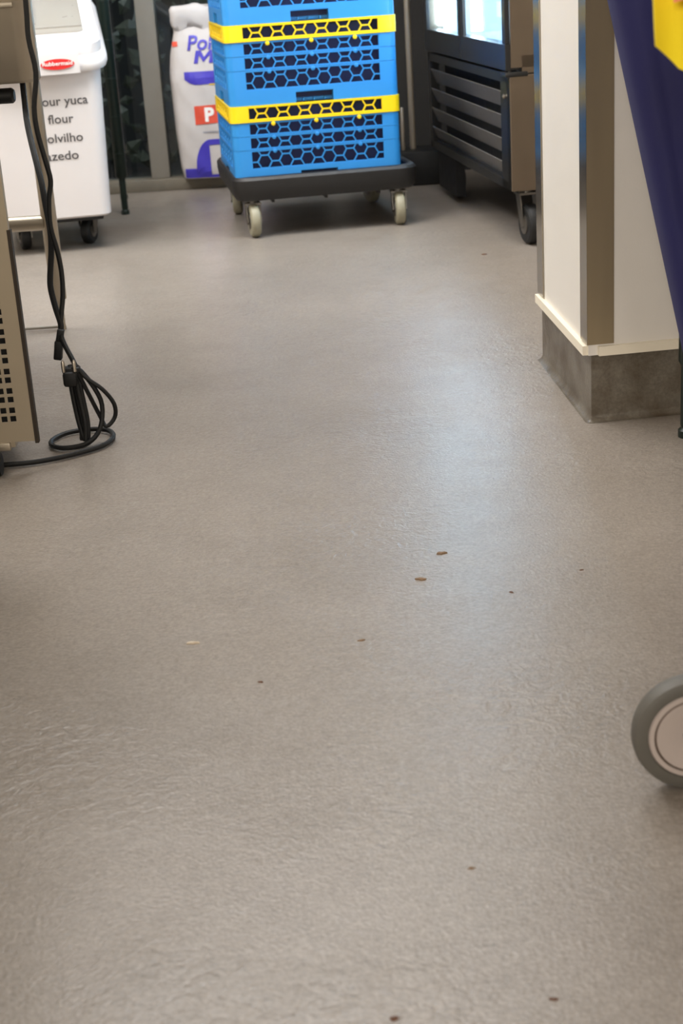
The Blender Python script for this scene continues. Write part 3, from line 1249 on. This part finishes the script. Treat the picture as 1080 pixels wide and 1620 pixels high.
# perforated near panel
SY, SX1, SX0, SZ0, SZ1 = 2.42, -.4985, -.98, .050, .56
hole, px, pz = .0098, .0145, .0158
cols, rows = 22, 13
hx1 = SX1 - .033
xs = [SX1]
for c in range(cols):
    xs += [hx1 - c * px + hole / 2, hx1 - c * px - hole / 2]
xs += [SX0]
xs = sorted(xs)
zs = [SZ0]
zc = SZ0 + .040
holes_z = []
for r in range(rows):
    zs += [zc - hole / 2, zc + hole / 2]
    zc += .0146 if r % 2 == 0 else .0184
zs += [SZ1]
pp = MB()
T2 = .0015
nx, nz = len(xs), len(zs)
vid = lambda i, j, s_: (s_ * nx + i) * nz + j
vv = []
for s_ in (0, 1):
    for i in range(nx):
        for j in range(nz):
            vv.append(L(xs[i], SY + s_ * T2, zs[j]))
ff = []
for i in range(nx - 1):
    for j in range(nz - 1):
        is_hole = (i % 2 == 1) and (j % 2 == 1)
        if not is_hole:
            ff.append((vid(i, j, 0), vid(i + 1, j, 0), vid(i + 1, j + 1, 0), vid(i, j + 1, 0)))
            ff.append((vid(i, j + 1, 1), vid(i + 1, j + 1, 1), vid(i + 1, j, 1), vid(i, j, 1)))
        else:
            ff += [(vid(i, j, 0), vid(i, j + 1, 0), vid(i, j + 1, 1), vid(i, j, 1)), (vid(i + 1, j, 0), vid(i + 1, j, 1), vid(i + 1, j + 1, 1), vid(i + 1, j + 1, 0)),
                   (vid(i, j, 0), vid(i, j, 1), vid(i + 1, j, 1), vid(i + 1, j, 0)), (vid(i, j + 1, 0), vid(i + 1, j + 1, 0), vid(i + 1, j + 1, 1), vid(i, j + 1, 1))]
pp.add(vv, ff)
pp.build('perforated_panel', 'panel', ov_, smooth=0)
MB().span(L(SX1 - .002, SY - .001, SZ0 - .004), L(SX1 + .004, SY + .012, .40)).build('panel_edge', 'darkedge', ov_, smooth=0)
MB().span(L(SX1 - .004, SY - .001, .40), L(SX1 + .001, SY + .012, SZ1)).build('panel_edge', 'panel', ov_, smooth=0)
inn = MB()
inn.prism([L(x, y, 0)[:2] for x, y in ((SX0, SY + .06), (SX1 - .026, SY + .06), (-.578, 2.72), (SX0, 2.72))], .06, .55)
inn.build('inner_casing', 'grillein', ov_, smooth=0)
bt = MB()
bt.span(L(SX0, SY + .004, .040), L(-.535, SY + .10, .052))
bt.build('lower_lip', 'panel', ov_, smooth=0)
MB().span(L(-.575, SY - .004, .036), L(-.542, SY + .03, .050), bevel=.002).build('caster_plate', 'steel', ov_)
wh = MB()
mxw = Matrix.Translation(L(-.568, SY - .02, .020)) @ Matrix.Rotation(PI / 2, 4, 'Y')
wh.lathe([(.012, -.012), (.019, -.011), (.020, -.004), (.020, .004), (.019, .011), (.012, .012)], mxw, 20)
wh.build('wheel', 'blackrub', ov_)

# unseen counter, added left of the frame to shade the near floor
pc = thing('prep_counter', 'stainless prep counter left of the view, in front of the oven', 'counter', (-.85, 1.1, 0))
MB().span((-.35, -.95, .86), (.33, .95, .90), bevel=.004).build('worktop', 'steel', pc)
MB().span((-.33, -.93, .12), (.30, .93, .86)).build('cabinet_body', 'panel', pc, smooth=0)
for (x, y) in ((-.29, -.88), (.26, -.88), (-.29, .88), (.26, .88)):
    MB().lathe([(.022, 0), (.022, .012), (.016, .02), (.018, .12)], Matrix.Translation((x, y, 0)), 14).build('leg', 'steel', pc)

# ------------------------------------------------------------------ cables
CR = .0044
c1 = thing('power_cable', 'long black power cable hanging beside the oven and crossing the floor', 'cable', (-.46, 2.56, 0))


def K(pts):
    return [(x + .46, y - 2.56, z) for x, y, z in pts]


line1 = [(-.455, 2.62, .92), (-.460, 2.62, .738), (-.463, 2.62, .679), (-.458, 2.62, .624), (-.468, 2.62, .569), (-.468, 2.62, .53), (-.461, 2.62, .483),
         (-.456, 2.62, .447), (-.463, 2.62, .415), (-.466, 2.62, .37), (-.460, 2.62, .330), (-.457, 2.62, .291), (-.459, 2.615, .250), (-.466, 2.60, .205), (-.464, 2.585, .180),
         (-.448, 2.565, .150), (-.440, 2.555, .135), (-.432, 2.553, .128), (-.415, 2.555, .100), (-.405, 2.56, .065), (-.412, 2.55, .025), (-.432, 2.525, .008),
         (-.465, 2.51, .0062), (-.492, 2.525, .0062), (-.500, 2.56, .0062), (-.480, 2.60, .0062), (-.44, 2.615, .0062), (-.405, 2.60, .0062), (-.392, 2.56, .0062), (-.402, 2.515, .0062),
         (-.43, 2.485, .0062), (-.475, 2.455, .0062), (-.53, 2.438, .0062), (-.62, 2.44, .0062), (-.72, 2.47, .0062)]
MB().tube(K(line1), CR, 8, 4).build('cord', 'cable', c1)
line2 = [(-.440, 2.55, .140), (-.425, 2.55, .118), (-.400, 2.553, .095), (-.384, 2.56, .066), (-.386, 2.565, .040), (-.402, 2.56, .026), (-.412, 2.565, .045), (-.428, 2.556, .095), (-.439, 2.55, .128), (-.447, 2.546, .125), (-.452, 2.545, .105), (-.447, 2.54, .05), (-.440, 2.535, .012)]
MB().tube(K(line2), .0038, 8, 4).build('bundled_loop', 'cable', c1)
bu = MB()
for dx, dy in ((0, 0), (.009, .004), (-.002, .009), (.006, -.006)):
    bu.tube(K([(-.450 + dx, 2.552 + dy, .140), (-.446 + dx, 2.55 + dy, .09), (-.441 + dx, 2.545 + dy, .04), (-.443 + dx, 2.54 + dy, .009)]), .0046, 8, 3)
bu.build('bundled_cord', 'cable', c1)
pg = MB()
pg.box(K([(-.449, 2.552, .134)])[0], (.030, .020, .010), bevel=.003)
pg.build('cable_tie', 'cable', c1)
plg = MB()
plg.box(K([(-.451, 2.54, .120)])[0], (.024, .015, .026), bevel=.005)
plo = plg.build('plug', 'cable', c1)
for dx in (-.0095, .0095):
    b_ = MB()
    q_ = K([(-.451 + dx, 2.54, .133)])[0]
    b_.lathe([(.0032, 0), (.0032, .017), (.0016, .0205)], Matrix.Translation(q_), 10)
    b_.build('plug_pin', 'pin', plo)

c2 = thing('appliance_cable', 'second black cable hanging beneath the oven, ending in a square connector', 'cable', (-.475, 2.6, 0))
line3 = [(-.515, 2.80, .605), (-.512, 2.78, .570), (-.505, 2.74, .530), (-.490, 2.69, .480), (-.479, 2.66, .44), (-.474, 2.645, .40), (-.470, 2.635, .365), (-.471, 2.63, .33), (-.478, 2.625, .285), (-.479, 2.62, .262), (-.473, 2.61, .230), (-.466, 2.60, .205), (-.467, 2.595, .19)]
MB().tube([(x + .475, y - 2.6, z) for x, y, z in line3], .0052, 8, 4).build('cord', 'cable', c2)
cn = MB()
cn.box((-.468 + .475, -.008, .186), (.012, .012, .022), rot=Matrix.Rotation(.25, 4, 'Y'), bevel=.002)
cn.box((-.474 + .475, -.008, .160), (.0145, .015, .034), rot=Matrix.Rotation(.18, 4, 'Y'), bevel=.0025)
cn.build('connector', 'cable', c2)

# ------------------------------------------------------------------ trolley with grey caster at the right
ct = thing('steel_trolley', 'steel trolley off the right edge, rolling on a grey rubber caster', 'trolley', (.36, 1.25, 0))
CX, CY = .36, 1.25
WR = .0585
wc = Vector((.3225, 1.287, WR))
nv = Vector((-.02, -1, 0)).normalized()
qw = nv.to_track_quat('Z', 'Y').to_matrix().to_4x4()
mxw = Matrix.Translation(wc - Vector((CX, CY, 0))) @ qw
ty = MB()
ty.lathe([(.038, -.012), (.052, -.012), (.0570, -.010), (WR, -.004), (WR, .004), (.0570, .010), (.0525, .0120), (.0450, .0115), (.0440, .0095), (.038, .0095), (.038, -.012)], mxw, 56, caps=False)
tyo = ty.build('wheel', 'tyre', ct, smooth=30)
hb2 = MB()
hb2.lathe([(.0005, -.011), (.042, -.011), (.0442, .0095), (.0430, .0115), (.0388, .0112), (.0384, .0092), (.0366, .0092), (.0362, .0110), (.034, .0108), (.016, .0065), (.0005, .0065)], mxw, 56)
hb2.build('hub', 'hub', tyo, smooth=30)
gr = MB()
gr.lathe([(.0363, .0088), (.0387, .0088), (.0387, .0095), (.0363, .0095), (.0363, .0088)], mxw, 48, caps=False)
gr.build('hub_groove', 'hubline', tyo)
ax_ = MB()
ax_.lathe([(.0105, .006), (.0105, .0145), (.007, .016), (.004, .016), (.004, .020), (.003, .021)], mxw, 8)
ax_.build('axle_bolt', 'blackrub', ct)
fk = MB()
for sgn in (-1, 1):
    off = nv * sgn * .0165
    a = Vector((.372, 1.268, .135)) + off
    b = Vector((wc.x + .012, wc.y, wc.z)) + off
    v_, f_ = strip_plate(a - Vector((CX, CY, 0)), b - Vector((CX, CY, 0)), nv, .05, .022, .003)
    fk.add(v_, f_)
fk.box((.378 - CX, 1.268 - CY, .138), (.07, .06, .006))
fk.cyl((.385 - CX, 1.268 - CY, .138), (.385 - CX, 1.268 - CY, .158), .016)
fk.build('caster_fork', 'blackrub', ct)
TX0, TX1, TY0, TY1 = .345, .90, .35, 1.288
for (x, y) in ((TX1 - .04, 1.25), (.385, TY0 + .05), (TX1 - .04, TY0 + .05)):
    caster(ct, x - CX, y - CY, .157, WR, .032, R(200), 'tyre', 'blackrub', trail=.03)
for (x, y) in ((.385, 1.262), (TX1 - .03, 1.262), (.385, TY0 + .03), (TX1 - .03, TY0 + .03)):
    MB().lathe([(.0125, .157), (.0125, .835)], Matrix.Translation((x - CX, y - CY, 0)), 14).build('post', 'steel', ct)
for z in (.19, .815):
    sh = MB()
    sh.span((TX0 + .015 - CX, TY0 - CY, z), (TX1 - CX, TY1 - CY, z + .03), bevel=.006)
    sh.build('shelf', 'steel', ct)


def cloth(name, label, material, x0, y0, w, zt, zb, seed, curl=.012, th=.004, bot=None, ax=(1, 0)):
    """a cloth draped over a shelf edge: soft vertical folds and an uneven hem"""
    r2 = random.Random(seed)
    ph = [r2.uniform(0, 6) for _ in range(4)]
    n, mrow = 26, 16
    mb = MB()
    for side in (0, 1):
        for i in range(n + 1):
            u = i / n
            hem = bot(u) if bot else 0
            for j in range(mrow + 1):
                v = j / mrow
                z = zt + (zb + hem - zt) * v
                d = curl * (math.sin(u * 9 + ph[0]) + .5 * math.sin(u * 19 + ph[1])) * (.3 + v) + .01 * math.sin(v * 4 + ph[2])
                x = w * u
                mb.v.append(Vector((x0 + x * ax[0] + (-ax[1]) * d, y0 + x * ax[1] - ax[0] * d + (th if side else 0), z)))
    k0 = (n + 1) * (mrow + 1)
    id_ = lambda s_, i, j: s_ * k0 + i * (mrow + 1) + j
    for i in range(n):
        for j in range(mrow):
            mb.f.append((id_(0, i, j), id_(0, i + 1, j), id_(0, i + 1, j + 1), id_(0, i, j + 1)))
            mb.f.append((id_(1, i, j + 1), id_(1, i + 1, j + 1), id_(1, i + 1, j), id_(1, i, j)))
    for i in range(n):
        for j in (0, mrow):
            mb.f.append((id_(0, i, j), id_(1, i, j), id_(1, i + 1, j), id_(0, i + 1, j)))
    for j in range(mrow):
        for i in (0, n):
            mb.f.append((id_(0, i, j), id_(0, i, j + 1), id_(1, i, j + 1), id_(1, i, j)))
    o = mb.build(name, material, None, smooth=60)
    return tag(o, label, 'cloth')


cloth('yellow_cloth', 'bright yellow cloth hanging from the trolley at the upper right corner', 'ycloth', .286, 1.322, .14, .848, .664, 3,
      bot=lambda u: .026 * max(0, 1 - u * 6) + .004 * math.sin(u * 11), curl=.008)
cloth('salmon_cloth', 'salmon cloth hanging in front of the yellow cloth, upper right corner', 'ocloth', .298, 1.302, .14, .850, .724, 5, bot=lambda u: .004 * math.sin(u * 9), curl=.003)

# ------------------------------------------------------------------ dark green rack post and navy bag at the far right
shelf_unit('shelving_unit', 'dark green shelving post at the right edge before the stained skirting', 'shelving',
           [(0, 0), (0, -.42), (.6, 0), (.6, -.42)], (.578, 2.372, 0), 1.0, .11, .0145, .019)
nb = MB()
rings = []
for j in range(25):
    t = j / 24
    z = .98 - .86 * t
    xl = .423 + (.694 - z) * .2222
    ring = []
    w = .36 * (1 - .55 * t)
    d = .15 * (1 - .3 * t)
    for k in range(44):
        a = 2 * PI * k / 44
        ca, sa = math.cos(a), math.sin(a)
        x = abs(ca) ** .55 * (1 if ca > 0 else -1)
        y = abs(sa) ** .55 * (1 if sa > 0 else -1)
        fold_ = 0
        if sa < 0:
            u = (x + 1) / 2
            fold_ = .020 * math.exp(-((u - (.19 - .02 * t)) / .055) ** 2) - .010 * math.exp(-((u - .42) / .1) ** 2)
        ring.append((xl + w / 2 + x * w / 2, 2.245 + y * d / 2 + fold_ * .8, z))
    rings.append(ring)
nb.loft(rings, True, True)
nbo = nb.build('hanging_bag', 'navy', None, smooth=60)
tag(nbo, 'navy blue fabric bag hanging at the right edge, tapering downwards', 'bag')
hk = MB()
hk.tube([(.64, 2.245, .97), (.64, 2.245, 1.03), (.64, 2.245, 1.036)], .006, 8, 3)
hk.build('bag_strap', 'navy', nbo)

# ------------------------------------------------------------------ crumbs on the floor
CRUMBS = [
    (.424, 4.04, .010, 'crumb_brown', 'brown crumb on the pale floor near the cooler wheel'),
    (.134, 1.927, .010, 'crumb_tan', 'long tan flake just below the bright floor reflection'),
    (.098, 1.841, .0085, 'crumb_tan', 'tan crumb left below the long flake, amid rippled floor'),
    (-.105, 1.57, .0042, 'crumb_brown', 'dark reddish speck alone left of the floor centre'),
    (.015, .970, .0050, 'crumb_brown', 'dark crumb at the bottom edge of the photo'),
    (.141, .981, .0042, 'crumb_brown', 'small dark crumb near the bottom right'),
    (-.191, 1.687, .0085, 'crumb_pale', 'pale flake on the left half of the floor'),
    (.014, 1.665, .0055, 'crumb_tan', 'orange tan crumb near the middle of the floor'),
    (.210, 1.780, .0050, 'crumb_brown', 'thin brown sliver right of the tan flakes'),
    (.096, 1.168, .0040, 'crumb_tan', 'tan speck in front of the wheel, lower floor'),
    (.310, 1.838, .0040, 'crumb_brown', 'brown speck towards the right edge above the wheel'),
]
for (x, y, s_, mt, lb) in CRUMBS:
    c_ = MB()
    n = 9
    ring0, ring1, ring2 = [], [], []
    ang0 = rnd.uniform(-.5, .5)
    for k in range(n):
        a = 2 * PI * k / n
        rr = s_ * rnd.uniform(.35, 1.1)
        px_, py_ = rr * math.cos(a), rr * .6 * math.sin(a)
        qx, qy = px_ * math.cos(ang0) - py_ * math.sin(ang0), px_ * math.sin(ang0) + py_ * math.cos(ang0)
        ring0.append((qx, qy, 0))
        ring1.append((qx * .9, qy * .9, s_ * .18))
        ring2.append((qx * .5, qy * .5, s_ * rnd.uniform(.12, .3)))
    c_.loft([ring0, ring1, ring2])
    o = c_.build('crumb', mt, None, smooth=15, loc=(x, y, 0.0))
    tag(o, lb, 'crumb', 'crumbs on the floor')
